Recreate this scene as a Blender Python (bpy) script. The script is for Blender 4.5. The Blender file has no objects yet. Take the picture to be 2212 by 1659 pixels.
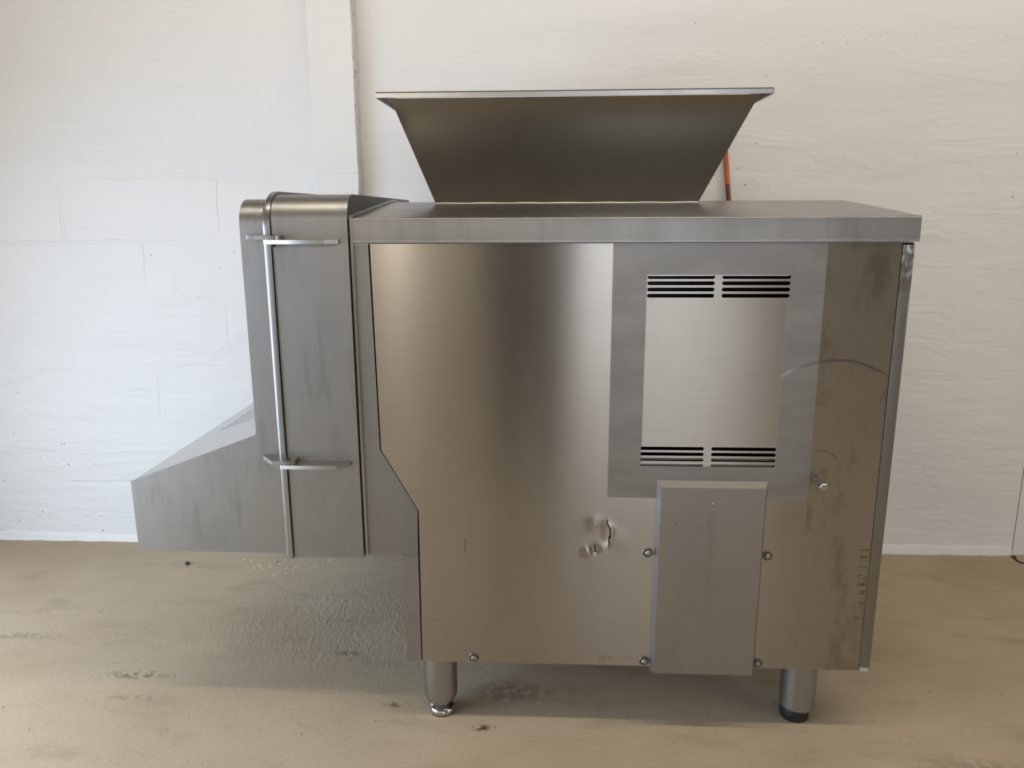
import bpy, bmesh, math, random
from mathutils import Vector, Matrix
from mathutils.geometry import tessellate_polygon
random.seed(7)
PI = math.pi
scene = bpy.context.scene
C = scene.collection

# ------------------------------------------------------------------ camera
Rc = ((0.9988633585, 0.0474487594, -0.0045394185),
      (0.0059741561, -0.2191078612, -0.9756823533),
      (-0.0472895395, 0.9745462331, -0.2191422804))     # rows: right, down, forward
cd = bpy.data.cameras.new('camera')
cam = bpy.data.objects.new('camera', cd); C.objects.link(cam)
cd.sensor_fit = 'HORIZONTAL'; cd.sensor_width = 36.0; cd.lens = 27.0423; cd.clip_start = 0.05
M = Matrix.Identity(4)
for i in range(3):
    M[i][0] = Rc[0][i]; M[i][1] = -Rc[1][i]; M[i][2] = -Rc[2][i]
M[0][3], M[1][3], M[2][3] = 0.0, -1.8020742, 1.35
cam.matrix_world = M
scene.camera = cam

# ------------------------------------------------------------------ light
vs = scene.view_settings
vs.view_transform = 'Standard'; vs.look = 'None'; vs.gamma = 1.0; vs.use_curve_mapping = False
vs.exposure = -1.03
W = bpy.data.worlds.new('sky'); scene.world = W; W.use_nodes = True
W.node_tree.nodes['Background'].inputs[0].default_value = (0.62, 0.74, 0.95, 1)
W.node_tree.nodes['Background'].inputs[1].default_value = 0.6

def area(name, loc, direction, sx, sy, power, col, spread=180):
    l = bpy.data.lights.new(name, 'AREA'); l.shape = 'RECTANGLE'; l.size = sx; l.size_y = sy
    l.energy = power; l.color = col; l.spread = math.radians(spread)
    o = bpy.data.objects.new(name, l); C.objects.link(o); o.location = loc
    o.rotation_euler = Vector(direction).to_track_quat('-Z', 'Y').to_euler()
    return o
RX0, RX1, RY0, RY1, RH = -2.65, 4.2, -6.4, 1.142, 3.7     # the hall
GATE = (-2.6, 0.15, 0.0, 1.6)                              # gate in the left wall: y0 y1 z0 z1
DOOR = (0.27, 2.05, 0.0, 3.4)                              # doorway behind the camera: x0 x1 z0 z1
FILL_WIN = (-3.4, -0.9, 0.9, 2.7)                               # unseen opening added in the right wall to brighten the back wall: y0 y1 z0 z1
area('gate_daylight', (RX0 - 0.12, (GATE[0] + GATE[1]) / 2, 0.8), (1, 0, -0.5), 2.75, 1.5, 240, (0.66, 0.80, 1.0))
area('doorway_daylight', ((DOOR[0] + DOOR[1]) / 2, RY0 - 0.12, 1.7), (0, 1, 0), 1.78, 3.4, 100, (0.93, 0.96, 1.0))
area('added_right_fill', (RX1 + 0.12, (FILL_WIN[0] + FILL_WIN[1]) / 2, (FILL_WIN[2] + FILL_WIN[3]) / 2), (-1, 0, 0), FILL_WIN[1] - FILL_WIN[0], FILL_WIN[3] - FILL_WIN[2], 70, (1.0, 0.95, 0.90))  # added fill light for the right part of the back wall
def bulb(loc, power, col):
    l = bpy.data.lights.new('far_wall_fill', 'POINT'); l.energy = power; l.color = col; l.shadow_soft_size = 0.07
    o = bpy.data.objects.new('far_wall_fill', l); C.objects.link(o); o.location = loc
FAR_FILL = (-1.5, -5.55, 2.5)  # unseen lamp added to brighten the far wall mirrored in the panel
bulb(FAR_FILL, 100, (1.0, 0.91, 0.79))
TUBES, TUBE_Y, TUBE_Z, TUBE_R, TUBE_L = (-1.05, 0.6, 2.25), -0.88, 3.40, 0.018, 1.45       # strip lamps in a row above the machine
TUBE_GLOW, TUBE_COL = 235.0, (1.0, 0.88, 0.72)
scene.cycles.max_bounces = 5; scene.cycles.diffuse_bounces = 3; scene.cycles.glossy_bounces = 4
scene.cycles.sample_clamp_indirect = 6.0
scene.cycles.use_adaptive_sampling = True; scene.cycles.adaptive_threshold = 0.025
# ------------------------------------------------------------------ node helpers
class NT:
    def __init__(s, name):
        s.m = bpy.data.materials.new(name); s.m.use_nodes = True
        s.t = s.m.node_tree; s.b = s.t.nodes['Principled BSDF']
        s.tc = s.t.nodes.new('ShaderNodeTexCoord').outputs['Object']
        sp = s.t.nodes.new('ShaderNodeSeparateXYZ'); s.t.links.new(s.tc, sp.inputs[0])
        s.x, s.y, s.z = sp.outputs
    def put(s, sock, v):
        if hasattr(v, 'is_linked') or isinstance(v, bpy.types.NodeSocket): s.t.links.new(v, sock)
        else: sock.default_value = v
    def ma(s, op, a, b=0.0, c=None, clamp=False):
        n = s.t.nodes.new('ShaderNodeMath'); n.operation = op; n.use_clamp = clamp
        s.put(n.inputs[0], a); s.put(n.inputs[1], b)
        if c is not None: s.put(n.inputs[2], c)
        return n.outputs[0]
    def ramp(s, v, a, b, lo=0.0, hi=1.0, smooth=True):
        n = s.t.nodes.new('ShaderNodeMapRange'); n.interpolation_type = 'SMOOTHSTEP' if smooth else 'LINEAR'
        for i, q in enumerate((v, a, b, lo, hi)): s.put(n.inputs[i], q)
        return n.outputs[0]
    def scaled(s, sc, off=(0, 0, 0)):
        n = s.t.nodes.new('ShaderNodeMapping'); s.t.links.new(s.tc, n.inputs[0])
        n.inputs['Scale'].default_value = sc; n.inputs['Location'].default_value = off
        return n.outputs[0]
    def noise(s, scale=(1, 1, 1), detail=3, rough=.55, off=(0, 0, 0), dist=0.0):
        n = s.t.nodes.new('ShaderNodeTexNoise'); n.inputs['Scale'].default_value = 1.0
        n.inputs['Detail'].default_value = detail; n.inputs['Roughness'].default_value = rough
        n.inputs['Distortion'].default_value = dist
        s.t.links.new(s.scaled(scale, off), n.inputs['Vector'])
        return n.outputs[0]
    def vor(s, scale, feat='F1', off=(0, 0, 0), rnd=1.0):
        n = s.t.nodes.new('ShaderNodeTexVoronoi'); n.feature = feat; n.inputs['Scale'].default_value = 1.0
        n.inputs['Randomness'].default_value = rnd
        s.t.links.new(s.scaled(scale, off), n.inputs['Vector'])
        return n
    def mix(s, f, a, b):
        n = s.t.nodes.new('ShaderNodeMix'); n.data_type = 'RGBA'
        s.put(n.inputs[0], f); s.put(n.inputs[6], a); s.put(n.inputs[7], b)
        return n.outputs[2]
    def box(s, x0, x1, z0, z1, e=.0015, u=None, v=None):
        u = u or s.x; v = v or s.z
        a = s.ma('MULTIPLY', s.ramp(u, x0 - e, x0 + e), s.ramp(u, x1 - e, x1 + e, 1, 0))
        b = s.ma('MULTIPLY', s.ramp(v, z0 - e, z0 + e), s.ramp(v, z1 - e, z1 + e, 1, 0))
        return s.ma('MULTIPLY', a, b)
    def disc(s, cx, cy, rx, ry, inner=.5, u=None, v=None):
        u = u or s.x; v = v or s.z
        a = s.ma('DIVIDE', s.ma('SUBTRACT', u, cx), rx); b = s.ma('DIVIDE', s.ma('SUBTRACT', v, cy), ry)
        d = s.ma('SQRT', s.ma('ADD', s.ma('MULTIPLY', a, a), s.ma('MULTIPLY', b, b)))
        return s.ramp(d, inner, 1.0, 1, 0)
    def bump(s, h, strength, dist, normal=None):
        n = s.t.nodes.new('ShaderNodeBump'); n.inputs['Strength'].default_value = strength
        n.inputs['Distance'].default_value = dist
        s.put(n.inputs['Height'], h)
        if normal: s.t.links.new(normal, n.inputs['Normal'])
        return n.outputs[0]
    def out(s, col=None, rough=None, metal=None, normal=None, **kw):
        if col is not None: s.put(s.b.inputs['Base Color'], col)
        if rough is not None: s.put(s.b.inputs['Roughness'], rough)
        if metal is not None: s.put(s.b.inputs['Metallic'], metal)
        if normal is not None: s.put(s.b.inputs['Normal'], normal)
        for k, v in kw.items(): s.put(s.b.inputs[k.replace('_', ' ')], v)
        return s.m
def rgb(r, g, b): return (r, g, b, 1)

def steel(name, base, rough, aniso=0.0, tang=(0, 0, 1), grain=(6, 60, 260), spots=.5, blotch=.25, rv=.10, residue=False):
    s = NT(name)
    big = s.noise((3.1, 3.1, 2.3), 4, .6)
    streak = s.noise((16, 16, 1.6), 3, .6, (3, 1, 7))
    fine = s.noise(grain, 2, .5)
    k = s.ma('ADD', s.ma('MULTIPLY', s.ramp(big, .35, .7), blotch), s.ma('MULTIPLY', s.ramp(streak, .45, .75), blotch * .6))
    dark = tuple(c * .66 for c in base[:3]) + (1,)
    col = s.mix(k, base, dark)
    v = s.vor((30, 30, 30)); sp = s.ma('MULTIPLY', s.ramp(v.outputs['Distance'], .03, .055, 1, 0), spots)
    col = s.mix(sp, col, rgb(.12, .11, .10))
    if residue:      # dried water marks: pale rim along the cover lip, cloudy drips, drips on the upright sheets
        wz = s.ma('MULTIPLY_ADD', s.noise((22, 1, 1), 4, .6, (0, 0, 4)), .016, s.z)
        rim = s.ma('MULTIPLY', s.box(-.458, 1, 1.2805, 1.2935, .0012, s.x, wz), .35)
        drip = s.ma('MULTIPLY', s.ramp(s.noise((26, 26, 5), 4, .65, (8, 2, 1)), .50, .64), s.ramp(s.noise((2.4, 2.4, 2.4), 2, .5, (5, 5, 5)), .46, .6))
        col = s.mix(rim, col, tuple(min(1, c * 1.5) for c in base[:3]) + (1,))
        col = s.mix(s.ma('MULTIPLY', drip, .4), col, tuple(c * .62 for c in base[:3]) + (1,))
    rg = s.ma('ADD', s.ma('MULTIPLY', s.ma('SUBTRACT', big, .5), rv), s.ma('MULTIPLY_ADD', s.ma('SUBTRACT', streak, .5), rv, rough))
    s.out(col, rg, 1.0, s.bump(fine, .06, .0006))
    if aniso:
        n = s.t.nodes.new('ShaderNodeCombineXYZ')
        for i in range(3): n.inputs[i].default_value = tang[i]
        s.out(Anisotropic=aniso, Tangent=n.outputs[0])
    return s.m

# ------------------------------------------------------------------ materials
SATIN = steel('satin_steel', rgb(0.301, 0.295, 0.284), .42, blotch=.45, residue=True)
SATIN2 = steel('satin_steel_cover', rgb(0.323, 0.320, 0.312), .40, spots=.3, blotch=.40, residue=True)
FLANGE = steel('flange_steel', rgb(.31, .307, .303), .30, spots=.2)
SATIN_LIT = steel('satin_steel_lit_top', rgb(.38, .37, .345), .32, spots=.2)  # paler copy of the satin steel, sheen painted on upward faces
LID = steel('chute_lid_steel_sheen', rgb(.58, .58, .58), .30, spots=.0, blotch=.04, rv=.01)  # same steel, its paler base stands in for grazing reflection
WASH = steel('dull_washer', rgb(.20, .195, .185), .35, spots=0)
EDGE = steel('folded_steel_edge', rgb(.40, .395, .385), .31, spots=.2)
HOPPER = steel('hopper_steel', rgb(0.24, 0.225, 0.20), .20, spots=.1, blotch=.12, rv=.03)
TUBE = steel('leg_steel', rgb(0.380, 0.380, 0.380), .36, spots=.8)
CHROME = steel('chrome', rgb(.55, .55, .56), .14, spots=0, blotch=0, rv=.02)
ZINC = steel('zinc_bolt', rgb(0.418, 0.410, 0.395), .34, spots=0)

def panel_material():
    s = NT('brushed_front_panel')
    big = s.noise((3.0, 3.0, 2.2), 4, .6); streak = s.noise((14, 14, .9), 4, .6, (5, 2, 1))
    fine = s.noise((9, 60, 420), 2, .5)
    base = s.mix(s.ma('MULTIPLY', s.ramp(big, .35, .75), .35), rgb(0.403, 0.384, 0.357), rgb(0.304, 0.285, 0.258))
    base = s.mix(s.ma('MULTIPLY', s.ramp(fine, .35, .75), .14), base, rgb(0.266, 0.255, 0.236))
    # dull residue frame around the louvred area
    outer = s.box(.147, .631, .660, 1.30); inner = s.box(.2265, .5495, .7425, 1.2055)
    inner2 = s.box(.20, .60, .7415, 1.152)
    frame = s.ma('SUBTRACT', outer, s.ma('MAXIMUM', inner, 0.0), clamp=True)
    base = s.mix(frame, base, s.mix(s.ramp(s.noise((5, 5, 14), 4, .6), .35, .7), rgb(0.255, 0.252, 0.246), rgb(0.304, 0.301, 0.295)))
    # scuff arc
    cx, cz, r = .672, .790, .2165
    dx = s.ma('SUBTRACT', s.x, cx); dz = s.ma('SUBTRACT', s.z, cz)
    d = s.ma('SQRT', s.ma('ADD', s.ma('MULTIPLY', dx, dx), s.ma('MULTIPLY', dz, dz)))
    wob = s.ma('MULTIPLY', s.ma('SUBTRACT', s.noise((9, 9, 9), 3), .5), .012)
    dd = s.ma('ABSOLUTE', s.ma('ADD', s.ma('SUBTRACT', d, r), wob))
    arc = s.ma('MULTIPLY', s.ramp(dd, .001, .006, 1, 0), s.ma('MULTIPLY', s.ramp(s.x, .49, .56), s.ramp(s.z, .955, .985)))
    base = s.mix(s.ma('MULTIPLY', arc, s.ramp(s.x, .56, .66, .0, .9)), base, rgb(.16, .155, .15))
    base = s.mix(s.ma('MULTIPLY', arc, s.ramp(s.x, .53, .60, .8, .0)), base, rgb(.62, .63, .64))
    d2 = s.ma('ABSOLUTE', s.ma('SUBTRACT', s.ma('SQRT', s.ma('ADD', s.ma('POWER', s.ma('SUBTRACT', s.x, .655), 2), s.ma('POWER', s.ma('SUBTRACT', s.z, .74), 2))), .045))
    arc2 = s.ma('MULTIPLY', s.ramp(d2, .0008, .0035, 1, 0), s.ma('MULTIPLY', s.ramp(s.z, .748, .768), s.ramp(s.x, .63, .66)))
    base = s.mix(s.ma('MULTIPLY', arc2, .5), base, rgb(.2, .18, .16))
    # grimy dashes along the right edge and a cloudy patch near the top right corner
    dash = s.ma('MULTIPLY', s.box(.772, .792, .335, .535, .004), s.ramp(s.noise((18, 1, 120), 3, .6), .50, .60))
    base = s.mix(s.ma('MULTIPLY', dash, .75), base, rgb(.13, .10, .075))
    cloud = s.ma('MULTIPLY', s.disc(.735, 1.215, .07, .06, .2), s.ramp(s.noise((22, 22, 22), 4), .42, .62))
    base = s.mix(s.ma('MULTIPLY', cloud, .5), base, rgb(.25, .245, .235))
    right = s.ma('MULTIPLY', s.ramp(s.x, .632, .634), s.ramp(s.noise((10, 10, 4), 5, .65, (2, 3, 9)), .48, .62))
    base = s.mix(s.ma('MULTIPLY', right, .5), base, rgb(.22, .20, .175))
    rust = s.ma('MULTIPLY', s.disc(.17, .215, .10, .022, .1), s.ramp(s.noise((30, 30, 60), 4), .45, .7))
    base = s.mix(s.ma('MULTIPLY', rust, .55), base, rgb(.20, .13, .07))
    scr = s.ma('MULTIPLY', s.box(-.10, .26, .575, .608, .008), s.ramp(s.noise((70, 70, 190), 3, .6), .60, .68))
    base = s.mix(s.ma('MULTIPLY', scr, .6), base, rgb(.15, .13, .11))
    base = s.mix(s.ma('MULTIPLY', s.box(-.2085, -.2068, .508, .546, .0006), .8), base, rgb(.06, .055, .05))
    v = s.vor((34, 34, 34)); base = s.mix(s.ramp(v.outputs['Distance'], .03, .06, .5, 0), base, rgb(.13, .12, .10))
    v2 = s.vor((42, 42, 42), off=(3, 5, 1)); lite = s.ma('MULTIPLY', s.ramp(v2.outputs['Distance'], .03, .06, .8, 0), s.disc(.02, 1.0, .12, .35, .3))
    base = s.mix(lite, base, rgb(.8, .79, .76))
    rg = s.ma('MULTIPLY_ADD', s.ma('SUBTRACT', big, .5), .015, s.ma('MULTIPLY_ADD', s.ma('SUBTRACT', streak, .5), .012, .242))
    rg = s.ma('ADD', rg, s.ma('ADD', s.ma('MULTIPLY', frame, .22), s.ma('MULTIPLY', inner, .07))); rg = s.ma('ADD', rg, s.ma('MULTIPLY', arc, .15))
    an = s.ma('ADD', s.ma('MULTIPLY_ADD', frame, -.65, .95), s.ma('MULTIPLY', inner, -.02))
    n = s.t.nodes.new('ShaderNodeCombineXYZ'); n.inputs[2].default_value = 1.0
    wave = s.noise((2.2, 2.2, 2.2), 1, .4, (1, 1, 4))
    nb = s.bump(fine, .05, .0005, s.bump(wave, .12, .006))
    return s.out(base, rg, 1.0, nb, Anisotropic=an, Tangent=n.outputs[0])
PANEL = panel_material()

def plate_material():
    s = NT('cover_plate_steel')
    big = s.noise((4, 4, 2.5), 4, .6, (7, 0, 3))
    col = s.mix(s.ramp(big, .35, .7, 0, .4), rgb(0.344, 0.332, 0.320), rgb(0.272, 0.260, 0.248))
    st = s.ma('MULTIPLY', s.box(.392, .408, .32, .635, .008), s.ramp(s.z, .33, .60, .35, .6))
    col = s.mix(st, col, rgb(.27, .27, .28))
    g = s.ma('MULTIPLY', s.box(.27, .40, .585, .62, .012), s.ramp(s.noise((60, 60, 150), 3), .55, .68))
    col = s.mix(s.ma('MULTIPLY', g, .6), col, rgb(.18, .15, .13))
    v = s.vor((26, 26, 26)); col = s.mix(s.ramp(v.outputs['Distance'], .03, .055, .5, 0), col, rgb(.12, .11, .1))
    return s.out(col, s.ma('MULTIPLY_ADD', big, .1, .38), 1.0, s.bump(s.noise((6, 60, 260), 2), .05, .0005))
PLATE = plate_material()

def dented_edge_material():
    s = NT('creased_edge_steel')
    big = s.noise((3, 3, 3), 3)
    h = s.ma('MULTIPLY', s.noise((34, 34, 26), 1, .4, (2, 0, 5)), s.ramp(s.z, 1.16, 1.22))
    return s.out(rgb(.27, .268, .265), s.ma('MULTIPLY_ADD', big, .1, .28), 1.0, s.bump(h, .9, .012))
CREASE = dented_edge_material()

def simple(name, col, rough, metal=0.0):
    s = NT(name); k = s.noise((11, 11, 11), 4)
    c2 = tuple(c * .75 for c in col[:3]) + (1,)
    return s.out(s.mix(s.ramp(k, .35, .7), col, c2), rough, metal)
RUBBER = simple('black_rubber', rgb(.012, .012, .013), .45)
BLACK = simple('black_parts_and_shade', rgb(.02, .02, .02), .7)  # plain black for pin and cable, painted shade inside the chute and underneath
ORANGE = simple('orange_plastic', rgb(.52, .13, .03), .4)
BROWN = simple('brown_tape', rgb(.16, .06, .025), .5)
WELD = simple('weld_bead', rgb(.70, .69, .60), .5, .3)
CHIP = simple('pale_chip', rgb(.42, .40, .37), .6)
PAINTW = simple('paint_fleck', rgb(.72, .66, .48), .7)
STONE = simple('dark_crumb', rgb(.03, .028, .026), .8)
RED = simple('red_sleeve', rgb(.25, .05, .03), .5)
DARKPANEL = simple('dark_panel', rgb(.035, .035, .037), .6)
LAMPW = simple('lamp_housing', rgb(.7, .7, .68), .5)

def wall_material(name, base=(.70, .698, .69), seed=0.0):
    s = NT(name)
    big = s.noise((.9, .9, 1.4), 3, .5, (seed, 0, 0)); band = s.noise((.5, .5, 6), 3, .5, (seed, 0, 2))
    col = s.mix(s.ramp(big, .35, .7, 0, .6), base + (1,), tuple(c * .955 for c in base) + (1,))
    col = s.mix(s.ramp(band, .5, .66, 0, .35), col, tuple(c * .93 for c in base) + (1,))
    v = s.vor((17, 17, 17), off=(seed, 1, 2))
    rare = s.ma('MULTIPLY', s.ramp(v.outputs['Distance'], .05, .085, 1, 0), s.ramp(s.noise((1.3, 1.3, 1.3), 2, .5, (seed + 4, 0, 7)), .56, .66))
    col = s.mix(s.ma('MULTIPLY', rare, .75), col, rgb(.20, .21, .20))
    v3 = s.vor((46, 46, 46), off=(seed, 4, 2))
    pit = s.ma('MULTIPLY', s.ramp(v3.outputs['Distance'], .10, .16, 1, 0), s.disc(1.02, 1.94, .42, .085, .2))
    col = s.mix(s.ma('MULTIPLY', pit, .6), col, rgb(.28, .28, .26))
    # roller / trowel relief and half-hidden block joints
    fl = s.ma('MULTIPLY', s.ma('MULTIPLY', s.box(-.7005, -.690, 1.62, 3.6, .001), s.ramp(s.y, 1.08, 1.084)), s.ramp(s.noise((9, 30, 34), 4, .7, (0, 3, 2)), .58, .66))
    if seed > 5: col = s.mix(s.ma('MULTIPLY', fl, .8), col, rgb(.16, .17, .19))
    n = s.t.nodes.new('ShaderNodeTexBrick'); n.inputs['Scale'].default_value = 1.0
    n.inputs['Brick Width'].default_value = .62; n.inputs['Row Height'].default_value = .245
    n.inputs['Mortar Size'].default_value = .009; n.inputs['Mortar Smooth'].default_value = .6
    cv = s.t.nodes.new('ShaderNodeCombineXYZ')
    jn = s.noise((7, 7, 7), 2); jx = s.ma('MULTIPLY_ADD', jn, .03, s.x); jz = s.ma('MULTIPLY_ADD', jn, -.03, s.z)
    s.t.links.new(jx, cv.inputs[0]); s.t.links.new(jz, cv.inputs[1]); s.t.links.new(cv.outputs[0], n.inputs['Vector'])
    joint = s.ma('MULTIPLY', n.outputs['Fac'], s.ramp(s.noise((1.6, 1.6, 2.6), 2, .5, (seed + 2, 5, 1)), .47, .62))
    lumps = s.ma('MULTIPLY', s.noise((45, 45, 60), 3, .6), s.ramp(s.noise((3.5, 3.5, 5), 3, .6, (seed + 8, 1, 3)), .54, .66))
    brush = s.noise((2.2, 2.2, 55), 2, .55, (seed, 6, 0))
    trow = s.ramp(s.noise((2.0, 2.0, 8.5), 3, .62, (seed + 1, 3, 6), .4), .4, .62)
    h = s.ma('ADD', s.ma('MULTIPLY', s.ma('MULTIPLY', joint, s.ma('MULTIPLY', s.ramp(s.x, -.6, .6, 1.0, .25), s.ramp(s.z, 1.2, 1.7, 1.0, .3))), -.5), s.ma('MULTIPLY', lumps, .8))
    h = s.ma('ADD', h, s.ma('ADD', s.ma('MULTIPLY', brush, .12), s.ma('MULTIPLY', trow, .45)))
    nb = s.bump(h, .7, .006, s.bump(s.noise((190, 190, 190), 1), .10, .0015))
    return s.out(col, .55, 0.0, nb, Specular_IOR_Level=.35)
WALL = wall_material('painted_wall'); WALL2 = wall_material('painted_wall_panel', (.70, .695, .685), 3.3)
COLM = wall_material('painted_column', (.71, .705, .69), 5.1)
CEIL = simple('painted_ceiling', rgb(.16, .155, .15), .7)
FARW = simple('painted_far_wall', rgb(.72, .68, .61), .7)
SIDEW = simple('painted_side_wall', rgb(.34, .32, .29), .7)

def floor_material():
    s = NT('worn_concrete')
    a = s.noise((1.1, 1.6, 1), 3, .6); b = s.noise((4.2, 9, 1), 4, .65, (3, 3, 0)); c = s.noise((60, 60, 1), 3, .65)
    col = s.mix(s.ramp(a, .35, .68), rgb(0.438, 0.358, 0.248), rgb(0.378, 0.300, 0.200))
    col = s.mix(s.ramp(b, .52, .70, 0, .5), col, rgb(0.306, 0.244, 0.163))
    col = s.mix(s.ramp(c, .55, .75, 0, .35), col, rgb(0.285, 0.228, 0.154))
    v = s.vor((13, 13, 0)); col = s.mix(s.ramp(v.outputs['Distance'], .03, .06, .7, 0), col, rgb(.10, .08, .065))
    v = s.vor((31, 31, 0), off=(4, 4, 0)); col = s.mix(s.ramp(v.outputs['Distance'], .05, .10, .5, 0), col, rgb(.16, .13, .10))
    v = s.vor((24, 24, 0), off=(9, 2, 0)); col = s.mix(s.ramp(v.outputs['Distance'], .03, .07, .5, 0), col, rgb(.62, .57, .46))
    n3 = s.noise((40, 40, 1), 2, .6, (2, 8, 0))
    def stain(cx, cy, rx, ry, colr, amt, th=.45):
        nonlocal col
        m = s.ma('MULTIPLY', s.disc(cx, cy, rx, ry, .2, s.x, s.y), s.ramp(n3, th, th + .12))
        col = s.mix(s.ma('MULTIPLY', m, amt), col, colr)
    stain(-1.22, .20, .14, .03, rgb(.13, .11, .10), .8)
    stain(-1.17, .09, .12, .02, rgb(.16, .13, .11), .6)
    stain(-.174, 0.0, .035, .022, rgb(.10, .035, .02), .95, .38)
    stain(-.42, .09, .05, .02, rgb(.12, .06, .05), .8)
    stain(-.10, .16, .16, .07, rgb(.15, .10, .07), .5, .4)
    stain(-1.75, .40, .25, .03, rgb(.20, .17, .14), .6)
    stain(1.06, -.11, .20, .06, rgb(.24, .21, .175), .7, .42)
    stain(-.62, .34, .07, .02, rgb(.14, .11, .08), .7)
    swirl = s.ma('MULTIPLY', s.disc(-.62, .55, .75, .42, .3, s.x, s.y), 1.0)
    comb = s.noise((55, 22, 1), 2, .6, (1, 7, 0), 1.3)
    pitn = s.ramp(s.noise((34, 34, 1), 2, .6, (6, 1, 0)), .26, .40)
    h = s.ma('ADD', s.ma('MULTIPLY', c, .22), s.ma('MULTIPLY', s.ma('MULTIPLY', comb, swirl), 1.0))
    h = s.ma('ADD', h, s.ma('ADD', s.ma('MULTIPLY', b, .35), s.ma('MULTIPLY', pitn, .12)))
    return s.out(col, s.ma('MULTIPLY_ADD', b, .25, .52), 0.0, s.bump(h, .38, .008), Specular_IOR_Level=.3)
FLOOR = floor_material()

# ------------------------------------------------------------------ mesh helpers
def finish(name, bm, mat, parent=None, angle=35, smooth=True):
    me = bpy.data.meshes.new(name); bmesh.ops.recalc_face_normals(bm, faces=bm.faces[:]) if True else None
    bm.to_mesh(me); bm.free(); me.materials.append(mat)
    if smooth:
        me.shade_smooth(); me.set_sharp_from_angle(angle=math.radians(angle))
    return link(name, me, parent)
def link(name, me, parent=None, loc=(0, 0, 0)):
    o = bpy.data.objects.new(name, me); C.objects.link(o)
    o.location = loc
    if parent:
        o.parent = parent
        q = parent; off = Vector((0, 0, 0))
        while q: off += q.location; q = q.parent
        o.location = Vector(loc) - off
    return o
def props(o, label=None, cat=None, kind=None, group=None):
    for k, v in (('label', label), ('category', cat), ('kind', kind), ('group', group)):
        if v: o[k] = v
    return o
def empty(name, loc): o = bpy.data.objects.new(name, None); C.objects.link(o); o.location = loc; o.empty_display_size = .1; return o
def add_box(bm, x0, x1, y0, y1, z0, z1):
    vs_ = [bm.verts.new((x, y, z)) for x in (x0, x1) for y in (y0, y1) for z in (z0, z1)]
    for f in ((0, 1, 3, 2), (4, 6, 7, 5), (0, 4, 5, 1), (2, 3, 7, 6), (0, 2, 6, 4), (1, 5, 7, 3)):
        bm.faces.new([vs_[i] for i in f])
def bevel(bm, w, pred=None, seg=2, ang=30):
    es = [e for e in bm.edges if len(e.link_faces) == 2 and e.calc_face_angle(0) > math.radians(ang) and (pred is None or pred(e))]
    if es: bmesh.ops.bevel(bm, geom=es, offset=w, segments=seg, profile=.5, affect='EDGES', clamp_overlap=True)
def box(name, x0, x1, y0, y1, z0, z1, mat, parent=None, bev=0, seg=2):
    bm = bmesh.new(); add_box(bm, x0, x1, y0, y1, z0, z1)
    if bev: bevel(bm, bev, seg=seg)
    return finish(name, bm, mat, parent)
def add_plate(bm, outline, holes, fn, t0, t1):
    """a flat sheet with holes; fn(u, v, t) -> 3D point, t0 front, t1 back"""
    loops = [outline] + list(holes)
    flat = [Vector((u, v, 0)) for lp in loops for (u, v) in lp]
    tris = tessellate_polygon([[Vector((u, v, 0)) for (u, v) in lp] for lp in loops])
    F_ = [bm.verts.new(fn(p.x, p.y, t0)) for p in flat]; B_ = [bm.verts.new(fn(p.x, p.y, t1)) for p in flat]
    for a, b, c in tris:
        for L in ((F_[a], F_[b], F_[c]), (B_[c], B_[b], B_[a])):
            try: bm.faces.new(L)
            except ValueError: pass
    k = 0
    for lp in loops:
        n = len(lp)
        for i in range(n):
            j = (i + 1) % n
            bm.faces.new((F_[k + i], F_[k + j], B_[k + j], B_[k + i]))
        k += n
XZ = lambda u, v, t: (u, t, v)
def stadium(x0, x1, z, h, n=6):
    r = h / 2; pts = []
    for i in range(n + 1): a = -PI / 2 + PI * i / n; pts.append((x1 - r + r * math.cos(a), z + r * math.sin(a)))
    for i in range(n + 1): a = PI / 2 + PI * i / n; pts.append((x0 + r + r * math.cos(a), z + r * math.sin(a)))
    return pts
def arc(cy, cz, r, a0, a1, n=10): return [(cy + r * math.cos(a0 + (a1 - a0) * i / n), cz + r * math.sin(a0 + (a1 - a0) * i / n)) for i in range(n + 1)]
def add_prism_x(bm, prof, x0, x1, caps=(True, True)):
    A = [bm.verts.new((x0, y, z)) for y, z in prof]; B = [bm.verts.new((x1, y, z)) for y, z in prof]
    n = len(prof)
    for i in range(n): j = (i + 1) % n; bm.faces.new((A[i], A[j], B[j], B[i]))
    if caps[0]: bm.faces.new(A)
    if caps[1]: bm.faces.new(B)
def add_lathe(bm, prof, cx, cy, n=40, axis='Z', cz=0.0):
    rings = []
    for r, h in prof:
        ring = []
        for i in range(n):
            a = 2 * PI * i / n
            p = (cx + r * math.cos(a), cy + r * math.sin(a), cz + h) if axis == 'Z' else (cx + r * math.cos(a), cy + h, cz + r * math.sin(a))
            ring.append(bm.verts.new(p))
        rings.append(ring)
    for A, B in zip(rings, rings[1:]):
        for i in range(n): j = (i + 1) % n; bm.faces.new((A[i], A[j], B[j], B[i]))
    bm.faces.new(rings[0]); bm.faces.new(rings[-1])
def add_tube(bm, pts, r, n=10):
    rings = []
    pts = [Vector(p) for p in pts]
    for i, p in enumerate(pts):
        d = (pts[min(i + 1, len(pts) - 1)] - pts[max(i - 1, 0)]).normalized()
        u = d.cross(Vector((0, 0, 1)) if abs(d.z) < .9 else Vector((1, 0, 0))).normalized(); w = d.cross(u)
        rings.append([bm.verts.new(p + r * (math.cos(2 * PI * k / n) * u + math.sin(2 * PI * k / n) * w)) for k in range(n)])
    for A, B in zip(rings, rings[1:]):
        for k in range(n): j = (k + 1) % n; bm.faces.new((A[k], A[j], B[j], B[k]))
    bm.faces.new(rings[0]); bm.faces.new(rings[-1])

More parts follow.
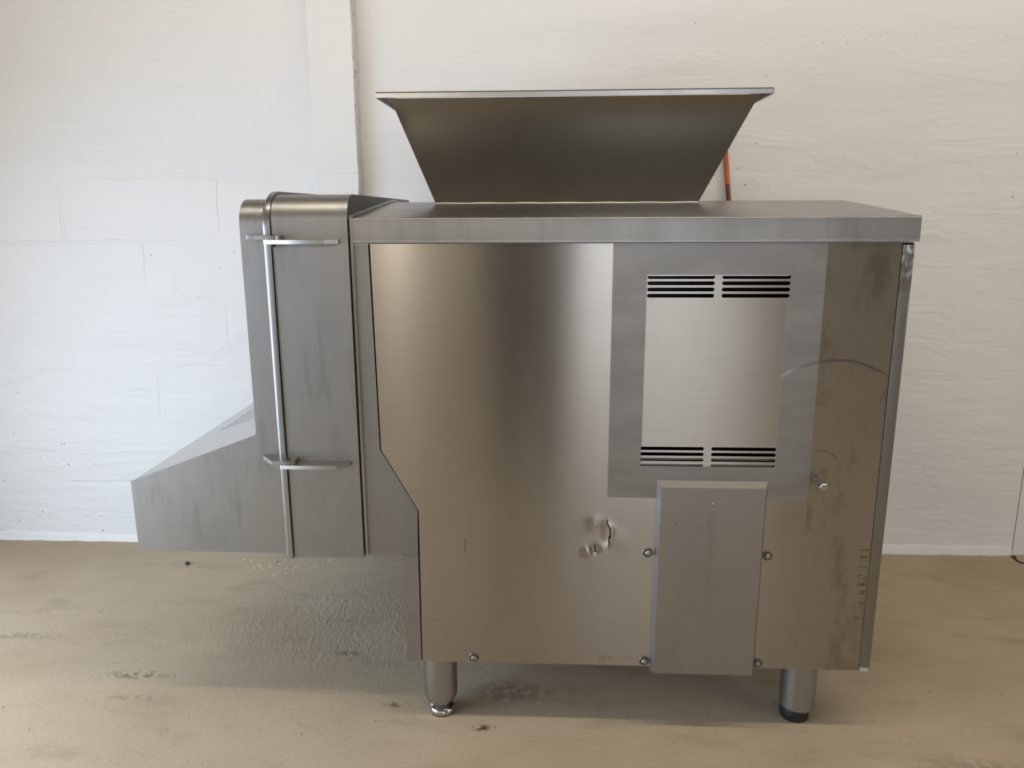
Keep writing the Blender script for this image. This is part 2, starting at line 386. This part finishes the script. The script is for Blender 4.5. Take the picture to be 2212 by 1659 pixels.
# ------------------------------------------------------------------ the hall
def struct(name, bm, mat, label, cat): return props(finish(name, bm, mat, smooth=False), label, cat, 'structure')
bm = bmesh.new(); add_box(bm, RX0 - .2, RX1 + .2, RY0 - .2, RY1 + .2, -.12, 0)
floor = struct('floor', bm, FLOOR, 'worn beige concrete floor with trowel marks and stains', 'floor')
GX = 1.8535
bm = bmesh.new(); add_box(bm, RX0, GX - .0018, RY1, RY1 + .2, 0, RH)
struct('wall_back', bm, WALL, 'white painted plaster wall behind the steel machine', 'wall')
bm = bmesh.new(); add_box(bm, GX + .0018, RX1, RY1, RY1 + .2, 0, RH); add_box(bm, GX - .0018, GX + .0018, RY1 + .05, RY1 + .2, 0, RH)
struct('wall_back_right', bm, WALL2, 'white wall section right of the narrow dark vertical joint', 'wall')
bm = bmesh.new(); add_plate(bm, [(RY0, 0), (RY1, 0), (RY1, RH), (RY0, RH)], [[(GATE[0], .001), (GATE[1], .001), (GATE[1], GATE[3]), (GATE[0], GATE[3])]], lambda u, v, t: (t, u, v), RX0, RX0 - .2)
struct('wall_left', bm, FARW, 'white side wall with the open gate, out of frame', 'wall')
bm = bmesh.new(); add_plate(bm, [(RY0, 0), (RY1, 0), (RY1, RH), (RY0, RH)], [[(FILL_WIN[0], FILL_WIN[2]), (FILL_WIN[1], FILL_WIN[2]), (FILL_WIN[1], FILL_WIN[3]), (FILL_WIN[0], FILL_WIN[3])]], lambda u, v, t: (t, u, v), RX1, RX1 + .2)
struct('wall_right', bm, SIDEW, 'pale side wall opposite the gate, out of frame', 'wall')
bm = bmesh.new(); add_plate(bm, [(RX0, 0), (RX1, 0), (RX1, RH), (RX0, RH)], [[(DOOR[0], .001), (DOOR[1], .001), (DOOR[1], DOOR[3]), (DOOR[0], DOOR[3])]], XZ, RY0, RY0 - .2)
struct('wall_front', bm, FARW, 'pale wall behind the viewer with an open doorway', 'wall')
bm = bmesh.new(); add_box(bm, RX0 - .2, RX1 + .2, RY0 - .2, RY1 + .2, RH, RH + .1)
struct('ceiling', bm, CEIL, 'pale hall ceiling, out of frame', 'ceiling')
bm = bmesh.new(); add_box(bm, -.75, DOOR[0] - .02, RY0 + .02, RY0 + .08, .02, 2.75)  # unseen dark panel added to darken what the front panel mirrors
struct('added_dark_panel', bm, DARKPANEL, 'added dark panel behind the viewer that darkens the reflection in the front panel', 'dark panel')
# plastered column on the wall
bm = bmesh.new()
CX0, CX1, CYF = -.8605, -.6985, RY1 - .06
zz = [i * RH / 60 for i in range(61)]
L_ = []
for z in zz:
    w0 = CX0 + random.uniform(-.0012, .0012); w1 = CX1 + random.uniform(-.0018, .0018)
    L_.append([bm.verts.new(p) for p in ((CX0 - .004, RY1 + .002, z), (w0, CYF + .004, z), (w0 + .004, CYF, z), (w1 - .003, CYF, z), (w1, CYF + .003, z), (w1 + random.uniform(.0, .004), RY1 + .002, z))])
for A, B in zip(L_, L_[1:]):
    for i in range(5): bm.faces.new((A[i], A[i + 1], B[i + 1], B[i]))
props(finish('trim_1', bm, COLM), 'flat white plastered column standing out from the back wall', 'column', 'structure')
# rough plaster skirting along the floor
def skirt(name, x0, x1, label):
    bm = bmesh.new(); n = int((x1 - x0) / .03); rows = []
    for i in range(n + 1):
        x = x0 + (x1 - x0) * i / n; t = .007 + random.uniform(-.003, .004); h = .030 + .006 * math.sin(x * 5) + random.uniform(-.003, .003)
        rows.append([bm.verts.new(p) for p in ((x, RY1 - t - .004, -.001), (x, RY1 - t, h * .55), (x, RY1 - t * .4, h), (x, RY1 + .001, h + .003))])
    for A, B in zip(rows, rows[1:]):
        for k in range(3): bm.faces.new((A[k], B[k], B[k + 1], A[k + 1]))
    props(finish(name, bm, WALL2, angle=60), label, 'skirting', 'structure')
skirt('baseboard_back', RX0, GX - .003, 'rough white plaster skirting along the foot of the wall')

# lamps
glow = NT('lit_tube'); glow.out(rgb(.8, .8, .8), .5, 0.0, Emission_Color=TUBE_COL + (1,), Emission_Strength=TUBE_GLOW); glow = glow.m
for k, lx in enumerate(TUBES):
    t = empty('strip_lamp', (lx, TUBE_Y, TUBE_Z))
    props(t, ('strip lamp above the chute, out of frame', 'strip lamp above the hopper, out of frame', 'strip lamp right of the machine, out of frame')[k], 'lamp', group='strip lamps in a row')
    box('housing', lx - .74, lx + .74, TUBE_Y - .05, TUBE_Y + .05, TUBE_Z + .06, TUBE_Z + .12, LAMPW, t, .008)
    for dx in (-.70, .70):
        box('tube_holder', lx + dx - .02, lx + dx + .02, TUBE_Y - .03, TUBE_Y + .03, TUBE_Z - .025, TUBE_Z + .061, LAMPW, t)
        bm = bmesh.new(); add_tube(bm, [(lx + dx, TUBE_Y, TUBE_Z + .11), (lx + dx, TUBE_Y, RH)], .004, 6); finish('hanger', bm, LAMPW, t)
    bm = bmesh.new(); add_tube(bm, [(lx - TUBE_L / 2, TUBE_Y, TUBE_Z), (lx + TUBE_L / 2, TUBE_Y, TUBE_Z)], TUBE_R, 10); finish('tube', bm, glow, t)
lx, ly, lz = FAR_FILL
t = empty('added_fill_lamp', (lx, ly, lz)); props(t, 'added fill lamp behind the viewer, brightens the far wall, out of frame', 'lamp')
bm = bmesh.new(); add_tube(bm, [(lx, ly, lz + .14), (lx, ly, RH)], .008, 8); finish('cord', bm, LAMPW, t)
bm = bmesh.new(); add_lathe(bm, [(.03, .16), (.035, .12), (.03, .11)], lx, ly, 20, 'Z', lz); finish('socket', bm, LAMPW, t)

# ------------------------------------------------------------------ the machine
mach = empty('food_processing_machine', (.18, .47, 0))
props(mach, 'stainless steel food processing machine with flared hopper on top and side chute', 'machine')
YB = 1.05

# shell: sheet walls open towards the front panel
bm = bmesh.new()
out = [(-.4625, .497), (-.367, .497), (-.367, .1965), (.824, .1965), (.824, 1.278), (-.4625, 1.278)]
inn = [(-.4605, .499), (-.365, .499), (-.365, .1985), (.822, .1985), (.822, 1.276), (-.4605, 1.276)]
add_plate(bm, out, [inn], XZ, .004, YB); add_plate(bm, out, [], XZ, YB - .002, YB)
finish('body_shell', bm, SATIN, mach)
# front frame (fixed fascia left of the removable panel)
bm = bmesh.new()
add_plate(bm, [(-.4625, 1.279), (-.4625, .497), (-.367, .497), (-.367, .4965), (-.3285, .4965), (-.3265, .6185), (-.4150, .7765), (-.4215, 1.2785)], [], XZ, 0.0, .006)
finish('front_frame', bm, SATIN, mach)
bm = bmesh.new(); add_plate(bm, [(-.3675, .4955), (-.3675, .1965), (-.3295, .1965), (-.3285, .4955)], [], XZ, .0008, .0065)
bevel(bm, .0015, lambda e: all(v.co.x < -.36 for v in e.verts))
finish('corner_post', bm, SATIN2, mach)
box('fascia_bead', -.4625, -.4555, -.0045, .004, .4975, 1.337, EDGE, mach, .002)

# removable front panel with louvre slots and a torn dent
slots = []
for i in range(4):
    z = 1.2002 - i * .01435; slots += [stadium(.2275, .3815, z, .0086), stadium(.3985, .5535, z, .0086)]
for i in range(4):
    z = .7872 - i * .0141; slots += [stadium(.2245, .3765, z, .0080 if i < 3 else .006), stadium(.3945, .5485, z, .0080 if i < 3 else .006)]
PX0, PX1, PZ0, PZ1 = .060, .225, .440, .630
patch = [(PX0, PZ0), (PX1, PZ0), (PX1, PZ1), (PX0, PZ1)]
outl = [(-.4175, 1.2775), (-.4118, .7760), (-.3235, .6175), (-.3265, .197), (.7965, .199), (.7955, 1.2765)]
bm = bmesh.new(); add_plate(bm, outl, slots + [patch], XZ, -.0015, .0015)
NXp, NZp = 66, 76
crack = [(.612, .1445), (.592, .1490), (.578, .1550), (.568, .1565), (.550, .1545), (.530, .1530), (.45, .153)]
def xc(z):
    if z > crack[0][0]: return crack[0][1]
    for (za, xa), (zb, xb) in zip(crack, crack[1:]):
        if zb <= z <= za: return xa + (xb - xa) * (za - z) / (za - zb)
    return crack[-1][1]
def dent(x, z):
    edge = min(1, (x - PX0) / .02, (PX1 - x) / .02, (z - PZ0) / .02, (PZ1 - z) / .02)
    g = math.exp(-((z - .563) / .030) ** 4); s_ = x - xc(z)
    d = (.0065 * math.exp(-(s_ / .022) ** 2) if s_ < 0 else -.0045 * math.exp(-(s_ / .014) ** 2)) * g
    d += .0055 * math.exp(-(((x - .1165) / .012) ** 2 + ((z - .523) / .013) ** 2)) - .0045 * math.exp(-(((x - .103) / .013) ** 2 + ((z - .512) / .012) ** 2))
    d -= .0025 * math.exp(-(((x - .120) / .02) ** 2 + ((z - .590) / .02) ** 2)) + .002 * math.exp(-(((x - .190) / .02) ** 2 + ((z - .545) / .03) ** 2))
    return .5 * d * max(0, edge)
grid = {}
for i in range(NXp + 1):
    for j in range(NZp + 1):
        x = PX0 + (PX1 - PX0) * i / NXp; z = PZ0 + (PZ1 - PZ0) * j / NZp
        grid[i, j] = bm.verts.new((x, -.0015 + dent(x, z), z))
for i in range(NXp):
    for j in range(NZp):
        x = PX0 + (PX1 - PX0) * (i + .5) / NXp; z = PZ0 + (PZ1 - PZ0) * (j + .5) / NZp
        if .532 < z < .598 and abs(x - xc(z)) < (PX1 - PX0) / NXp * .55: continue
        if .512 < z < .532 and abs(x - (.119 + (z - .522) * .05)) < (PX1 - PX0) / NXp * .55: continue
        bm.faces.new((grid[i, j], grid[i + 1, j], grid[i + 1, j + 1], grid[i, j + 1]))
panel = finish('front_panel', bm, PANEL, mach, 50)
box('louvre_bracket', .205, .575, .006, .024, 1.2018, 1.216, EDGE, mach)
box('louvre_bracket', .205, .575, .006, .030, .7385, .7445, EDGE, mach)
box('louvre_bracket', .205, .575, .010, .012, .7545, .7578, EDGE, mach)

def hex_mesh(name, r, h, mat, shank=0.0, sr=.005):
    bm = bmesh.new()
    add_lathe(bm, [(r, 0), (r, -h * .8), (r * .82, -h)], 0, 0, 6, 'Y')
    if shank: add_lathe(bm, [(sr, shank), (sr, 0)], 0, 0, 14, 'Y')
    bmesh.ops.recalc_face_normals(bm, faces=bm.faces[:])
    me = bpy.data.meshes.new(name); bm.to_mesh(me); bm.free(); me.materials.append(mat); return me
def washer_mesh():
    bm = bmesh.new(); add_lathe(bm, [(.0128, 0), (.0128, -.0016), (.0120, -.0024), (.0105, -.0024), (.0098, -.0014)], 0, 0, 28, 'Y')
    bmesh.ops.recalc_face_normals(bm, faces=bm.faces[:])
    me = bpy.data.meshes.new('washer'); bm.to_mesh(me); bm.free(); me.materials.append(WASH); return me
hm, wm = hex_mesh('bolt', .0070, .0055, ZINC), washer_mesh()
for (x, z) in ((.251, .515), (.546, .512), (-.190, .2125), (.252, .2135), (.541, .2145)):
    link('washer', wm, panel, (x, -.0015, z)); link('bolt', hm, panel, (x, -.0038, z))
lm = hex_mesh('long_bolt', .0112, .009, ZINC, .040, .0062)
o = link('long_bolt', lm, panel, (.6545, -.036, .7065)); o['label'] = 'long hex bolt sticking out of the panel'

# raised cover plate with chamfered sides
bm = bmesh.new()
A = [(.2655, .190), (.5325, .190), (.5345, .7065), (.2665, .7065)]; B = [(.2745, .190), (.5245, .190), (.5265, .6945), (.2755, .6945)]
va = [bm.verts.new((x, -.0025, z)) for x, z in A]; vb = [bm.verts.new((x, -.022, z)) for x, z in B]
vb[0].co.y = vb[1].co.y = -.020; vb[0].co.z = .1895; vb[1].co.z = .1885
bm.faces.new(vb); 
for i in range(4): j = (i + 1) % 4; bm.faces.new((va[i], va[j], vb[j], vb[i]))
bm.faces.new(va[::-1])
bevel(bm, .006, lambda e: all(v.co.y < -.01 for v in e.verts) and not all(v.co.z < .195 for v in e.verts), 4)
plate = finish('cover_plate', bm, PLATE, mach)
bm = bmesh.new(); add_lathe(bm, [(.0058, 0), (.0052, -.0022), (.0030, -.0026), (.0028, -.0008)], .4015, -.0215, 20, 'Y', .6515); finish('rivet', bm, EDGE, plate)
bm = bmesh.new(); add_lathe(bm, [(.0036, 0), (.0032, -.0014), (.0018, -.0016), (.0017, -.0006)], .3905, -.0199, 16, 'Y', .2060); finish('rivet', bm, EDGE, plate)

# right side sheet with its folded front edge
bm = bmesh.new()
prof = [(.7990, .0), (.8210, .0)]
pts = [(.8215 + .0045 * math.sin(a), .0045 - .0045 * math.cos(a)) for a in [PI / 2 * k / 5 for k in range(6)]] + [(.826, YB), (.8245, YB), (.8245, .010), (.7990, .010), (.7985, .001)]
zs = [.1985, .203] + [.203 + (1.2725 - .203) * k / 30 for k in range(1, 31)]
rows = [[bm.verts.new((x, y, z)) for x, y in pts] for z in zs]
n = len(pts)
for A_, B_ in zip(rows, rows[1:]):
    for i in range(n): j = (i + 1) % n; bm.faces.new((A_[i], A_[j], B_[j], B_[i]))
bm.faces.new(rows[0]); bm.faces.new(rows[-1])
side = finish('side_panel', bm, CREASE, mach)
box('edge_patch', .800, .822, -.0012, .004, .1965, .2065, CHIP, side, .001)

# sloping top cover with folded front lip
bm = bmesh.new()
prof = [(-.0055, 1.2795), (-.0055, 1.3315)] + [(-.0055 + .005 * (1 - math.cos(a)), 1.3315 + .005 * math.sin(a)) for a in (.5, 1.0, 1.45)] \
    + [(.30, 1.3620), (.42, 1.3715), (.47, 1.3752), (.50, 1.3768), (.53, 1.3772), (.60, 1.3755), (YB + .01, 1.352), (YB + .01, 1.2795)]
add_prism_x(bm, prof, -.4570, .8305)
bevel(bm, .005, lambda e: all(v.co.x > .83 for v in e.verts) and not all(v.co.z < 1.28 for v in e.verts), 3, 20)
top = finish('top_cover', bm, SATIN, mach, 40)
top.data.materials.append(SATIN_LIT)
for p in top.data.polygons:
    if p.normal.z > .8: p.material_index = 1  # top faces take the paler copy with painted sheen
bm = bmesh.new(); add_tube(bm, [(-.4600, .0, 1.338), (-.4600, .20, 1.3555), (-.4600, .42, 1.374), (-.4600, .52, 1.3795), (-.46, .9, 1.356)], .0052, 8); finish('weld_seam', bm, EDGE, top)

# hopper
hop = empty('hopper', (.046, .57, 1.372)); hop.parent = mach; hop.location = Vector((.046, .57, 1.372)) - mach.location
bx0, bx1, by0, by1, bz = -.3215, .4135, .42, .72, 1.355
tx0, tx1, ty0, ty1, tz = -.4185, .5355, .310, .830, 1.6395
def frust(bm, e):
    # extend base down to bz along the slopes
    lo = [(bx0 + e, by0 + e), (bx1 - e, by0 + e), (bx1 - e, by1 - e), (bx0 + e, by1 - e)]
    hi = [(tx0 + e, ty0 + e), (tx1 - e, ty0 + e), (tx1 - e, ty1 - e), (tx0 + e, ty1 - e)]
    return [bm.verts.new((x, y, 1.3725)) for x, y in lo], [bm.verts.new((x, y, tz)) for x, y in hi]
bm = bmesh.new()
l0, h0 = frust(bm, 0); l1, h1 = frust(bm, .003)
for i in range(4):
    j = (i + 1) % 4
    bm.faces.new((l0[i], l0[j], h0[j], h0[i])); bm.faces.new((l1[j], l1[i], h1[i], h1[j]))
    bm.faces.new((h0[i], h0[j], h1[j], h1[i])); bm.faces.new((l1[i], l1[j], l0[j], l0[i]))
bevel(bm, .0025, lambda e: abs(e.verts[0].co.z - e.verts[1].co.z) > .1, 2)
hb = finish('hopper_body', bm, HOPPER, hop)
bm = bmesh.new()
ox0, ox1, oy0, oy1 = -.4515, .5655, .280, .860
rings = []
for (d, z) in ((.0, 1.6375), (.0, 1.6485), (.0035, 1.652), (.0335, 1.652), (.0335, 1.649), (.004, 1.649), (.003, 1.6485), (.003, 1.6375)):
    rings.append([bm.verts.new((x, y, z)) for x, y in ((ox0 + d, oy0 + d), (ox1 - d, oy0 + d), (ox1 - d, oy1 - d), (ox0 + d, oy1 - d))])
rings.append(rings[0])
for A_, B_ in zip(rings, rings[1:]):
    for i in range(4): j = (i + 1) % 4; bm.faces.new((A_[i], A_[j], B_[j], B_[i]))
bevel(bm, .004, lambda e: abs(e.verts[0].co.z - e.verts[1].co.z) > .009 and abs(e.verts[0].co.x - e.verts[1].co.x) < .001 and abs(e.verts[0].co.y - e.verts[1].co.y) < .001, 3)
finish('rim', bm, EDGE, hop, 30)
bm = bmesh.new(); m_ = 24
add_tube(bm, [(bx0 + (bx1 - bx0) * k / m_, by0 - .001, 1.3722 + .0007 * math.sin(k * 1.7)) for k in range(m_ + 1)], .0022, 6)
finish('weld_seam', bm, WELD, hop)

# drive hood: narrow upright cover with rounded top
HY = -.014
def hood_prof(y0, z0, r, ztop, yb, zb):
    return [(y0, z0)] + [(p[0], p[1]) for p in arc(y0 + r, ztop - r, r, PI, PI / 2, 12)] + [(yb, ztop - .003), (yb, zb)]
bm = bmesh.new(); add_prism_x(bm, hood_prof(HY, .493, .062, 1.3905, .80, .493), -.6435, -.4650)
bevel(bm, .009, lambda e: all(v.co.x > -.466 for v in e.verts) and not all(v.co.z < .5 for v in e.verts), 4, 20)
hood = finish('hood', bm, SATIN2, mach, 40)

# swing cover joined with the chute side
cover = empty('swing_cover', (-.70, .4, .6)); cover.parent = mach; cover.location = Vector((-.70, .4, .6)) - mach.location
bm = bmesh.new()
add_plate(bm, [(-1.057, .4965), (-.655, .4965), (-.655, 1.315), (-.7235, 1.315), (-.7235, .818), (-.7265, .8105), (-1.057, .6855)], [], XZ, 0, .004)
bevel(bm, .002, lambda e: all(v.co.y < .001 for v in e.verts) and not all(v.co.z > 1.314 for v in e.verts) and not all(v.co.x > -.656 for v in e.verts) and not all(v.co.z < .5 for v in e.verts), 2)
pr = [(0, 1.315)] + arc(.058, 1.3225, .058, PI, PI / 2, 12) + [(.80, 1.3775), (.80, 1.374)] + arc(.058, 1.3225, .054, PI / 2, PI, 12) + [(.004, 1.315)]
add_prism_x(bm, pr, -.7235, -.655)
finish('side_sheet', bm, SATIN2, cover, 35)
bm = bmesh.new(); add_plate(bm, [(.003, .80), (.80, .80), (.80, 1.3765), (.058, 1.3795), (.02, 1.365), (.003, 1.325)], [], lambda u, v, t: (t, u, v), -.7225, -.7195); finish('end_sheet', bm, SATIN2, cover)
# flange strip: folded bead that follows the profile
path = [(0, z) for z in [.4905 + (1.3165 - .4905) * k / 12 for k in range(13)]] + arc(.062, 1.3165, .062, PI, PI / 2, 14)[1:] + [(.30, 1.3785), (.80, 1.3775)]
sec = [(-.6660, -.006), (-.6660, .006), (-.6652, .0105), (-.6632, .0135), (-.6608, .0150), (-.6590, .0152), (-.6586, .0190), (-.6578, .0198), (-.6570, .0200), (-.6458, .0200), (-.6450, .0192), (-.6450, -.006)]
bm = bmesh.new(); rows = []
for k, (y, z) in enumerate(path):
    a = Vector(path[min(k + 1, len(path) - 1)]) - Vector(path[max(k - 1, 0)]); a.normalize(); nrm = Vector((-a.y, a.x))   # outward (to -Y / +Z)
    rows.append([bm.verts.new((x, y + nrm.x * q, z + nrm.y * q)) for x, q in sec])
for A_, B_ in zip(rows, rows[1:]):
    for i in range(len(sec)): j = (i + 1) % len(sec); bm.faces.new((A_[i], A_[j], B_[j], B_[i]))
bm.faces.new(rows[0]); bm.faces.new(rows[-1])
finish('flange', bm, FLANGE, cover, 40)

# chute: sloping lid with vent slots, end and back sheets
chute = empty('discharge_chute', (-.9, .42, .6)); chute.parent = mach; chute.location = Vector((-.9, .42, .6)) - mach.location
sx, sz = .334, .125; sl = math.hypot(sx, sz); ux, uz = sx / sl, sz / sl
def lid(u, v, t): return (-1.057 + ux * u + uz * t, v, .6845 + uz * u - ux * t)
hs = []
for i in range(10):
    y = .388 + i * .0507
    hs.append([(p[0], p[1]) for p in stadium(.073, .30, y, .0115)])
bm = bmesh.new(); add_plate(bm, [(0, .001), (sl + .004, .001), (sl + .004, .86), (0, .86)], hs, lid, 0, .0015)
finish('chute_lid', bm, LID, chute)
box('chute_end', -1.057, -1.054, .003, .86, .4965, .684, SATIN2, chute)
bm = bmesh.new(); add_plate(bm, [(-1.055, .4965), (-.655, .4965), (-.655, .80), (-.725, .80), (-1.055, .683)], [], XZ, .857, .860); finish('chute_back', bm, SATIN2, chute)
box('chute_floor', -1.055, -.46, .004, .857, .500, .503, BLACK, chute)  # black sheet stands in for the dark seen through the slots

# hinges: two flat plates each, with a pin
def hinge(zl, zr):
    h = empty('hinge', (-.64, -.03, zl)); h.parent = mach; h.location = Vector((-.64, -.03, zl)) - mach.location
    bm = bmesh.new()
    o_ = [(-.7085, .0), (-.7085, -.004), (-.672, -.048), (-.640, -.050)] + [(-.636 + .021 * math.cos(a), -.029 + .021 * math.sin(a)) for a in [-PI / 2 + PI * k / 10 for k in range(11)]] + [(-.650, -.004), (-.650, 0)]
    add_plate(bm, o_, [], lambda u, v, t: (u, v, t), zl, zl - .0095); bevel(bm, .0012); finish('hinge_leaf', bm, EDGE, h)
    bm = bmesh.new()
    o_ = [(-.652, -.021), (-.652, -.047), (-.647, -.050), (-.512, -.050), (-.486, -.022), (-.486, HY - .001), (-.640, HY - .001)]
    add_plate(bm, o_, [], lambda u, v, t: (u, v, t), zr, zr - .0095); bevel(bm, .0012); finish('hinge_leaf', bm, EDGE, h)
    bm = bmesh.new(); add_lathe(bm, [(.0058, zr - .016), (.0058, zl + .0004), (.005, zl + .0012)], -.6355, -.031, 16); finish('hinge_pin', bm, BLACK, h)
hinge(1.2985, 1.2885); hinge(.7595, .7495)

# legs
def leg(x, y, rear, dark):
    L = empty('leg', (x, y, 0)); L.parent = mach; L.location = Vector((x, y, 0)) - mach.location
    bm = bmesh.new(); add_lathe(bm, [(.030, .0375), (.037, .0405), (.0445, .056), (.0455, .062), (.0455, .1985)] if not dark else [(.0445, .034), (.0465, .037), (.0465, .1985)], x, y, 48)
    finish('tube', bm, TUBE, L, 30)
    bm = bmesh.new()
    if dark:
        add_lathe(bm, [(.036, 0), (.0385, .004), (.0385, .024), (.036, .034), (.030, .036)], x - .005, y - .002, 40); finish('rubber_foot', bm, RUBBER, L, 40)
    else:
        add_lathe(bm, [(.031, .0015), (.0350, .005), (.0362, .010), (.0352, .016), (.0310, .021), (.020, .025), (.017, .028), (.017, .040)], x + .003, y, 40); finish('foot', bm, CHROME, L, 60)
        bm = bmesh.new(); add_lathe(bm, [(.029, 0), (.033, .0008), (.034, .0045), (.029, .006)], x + .003, y, 40); finish('rubber_pad', bm, RUBBER, L, 40)
leg(-.291, .073, 0, False); leg(.682, .094, 0, True); leg(-.291, .97, 1, False); leg(.682, .97, 1, True)
box('underside', -.365, .822, .006, YB, .1990, .2010, BLACK, mach)  # unseen sheet painted black to cut light bounced onto the floor

# ------------------------------------------------------------------ the photographer (behind the camera, seen only as the dark streak mirrored in the panel)
def photographer():
    J = dict(pel=(-.11, -2.20, .96, .17, .12), sp=(-.11, -2.20, 1.15, .16, .115), ch=(-.11, -2.19, 1.38, .18, .12), nk=(-.11, -2.18, 1.53, .062, .062), hd=(-.10, -2.16, 1.63, .085, .095), tp=(-.10, -2.16, 1.73, .075, .085),
             sl=(-.30, -2.19, 1.42, .075, .075), el=(-.32, -2.06, 1.16, .052, .052), wl=(-.13, -1.90, 1.28, .036, .036), hl=(-.085, -1.868, 1.335, .034, .022),
             sr=(.08, -2.19, 1.42, .075, .075), er=(.13, -2.06, 1.16, .052, .052), wr=(.10, -1.90, 1.28, .036, .036), hr=(.085, -1.868, 1.335, .034, .022),
             pl=(-.20, -2.20, .88, .105, .11), kl=(-.21, -2.17, .50, .07, .075), al=(-.22, -2.22, .11, .05, .055), tl=(-.23, -2.06, .045, .045, .04),
             pr=(-.02, -2.20, .88, .105, .11), kr=(-.01, -2.17, .50, .07, .075), ar=(0.0, -2.22, .11, .05, .055), tr=(.01, -2.06, .045, .045, .04))
    E_ = 'pel-sp sp-ch ch-nk nk-hd hd-tp ch-sl sl-el el-wl wl-hl ch-sr sr-er er-wr wr-hr pel-pl pl-kl kl-al al-tl pel-pr pr-kr kr-ar ar-tr'.split()
    ks = list(J); me = bpy.data.meshes.new('person')
    me.from_pydata([J[k][:3] for k in ks], [tuple(ks.index(q) for q in e.split('-')) for e in E_], [])
    o = bpy.data.objects.new('person', me); C.objects.link(o)
    md = o.modifiers.new('skin', 'SKIN'); o.modifiers.new('sub', 'SUBSURF').render_levels = 2
    for k, v in zip(ks, me.skin_vertices[0].data): v.radius = J[k][3:]; v.use_root = (k == 'pel')
    me.materials.append(simple('dark_clothes', rgb(.030, .027, .025), .85))
    return props(o, 'person in dark clothes taking the picture, standing behind the viewpoint', 'person')
photographer()

# ------------------------------------------------------------------ small things
pole = empty('orange_pole', (.806, 1.09, 0))
props(pole, 'thin orange pole leaning on the white wall behind the hopper', 'pole')
def pp(z): k = z / 1.75; return (.8155 - .117 * z, 1.075 + (1.132 - 1.075) * k, z)
bm = bmesh.new(); add_tube(bm, [pp(0.0), pp(1.443)], .0085, 14); finish('lower_shaft', bm, BROWN, pole)
bm = bmesh.new(); add_tube(bm, [pp(1.4425), pp(1.75)], .0088, 14); finish('upper_shaft', bm, ORANGE, pole)

bm = bmesh.new(); bmesh.ops.create_icosphere(bm, subdivisions=2, radius=.009)
for v in bm.verts: v.co *= random.uniform(.75, 1.15); v.co.z *= .8
o = finish('crumb', bm, STONE); o.location = (-1.413, .928, .006); props(o, 'tiny dark crumb on the concrete floor left of the chute', 'crumb')

wire = empty('wire', (1.845, 1.10, 0)); props(wire, 'thin black wire with red sleeve on the floor by the wall joint', 'wire')
bm = bmesh.new(); add_tube(bm, [(1.845, 1.112, .006), (1.842, 1.095, .005), (1.841, 1.078, .0035), (1.848, 1.066, .003), (1.865, 1.058, .003), (1.90, 1.056, .003), (1.95, 1.06, .003)], .0028, 8); finish('cable', bm, BLACK, wire)
bm = bmesh.new(); add_tube(bm, [(1.838, 1.118, .006), (1.846, 1.113, .006), (1.853, 1.108, .006)], .005, 8); finish('sleeve', bm, RED, wire)

# dried paint flecks on the floor under the chute
bm = bmesh.new()
for k in range(55):
    x = random.gauss(-1.03, .10); y = random.gauss(.93, .035); r = random.uniform(.0025, .008)
    vv = [bm.verts.new((x + r * random.uniform(.6, 1.1) * math.cos(a), y + r * random.uniform(.6, 1.1) * math.sin(a), .0006)) for a in [2 * PI * q / 7 for q in range(7)]]
    bm.faces.new(vv)
o = finish('paint_flecks', bm, PAINTW, floor, smooth=False); o['kind'] = 'stuff'
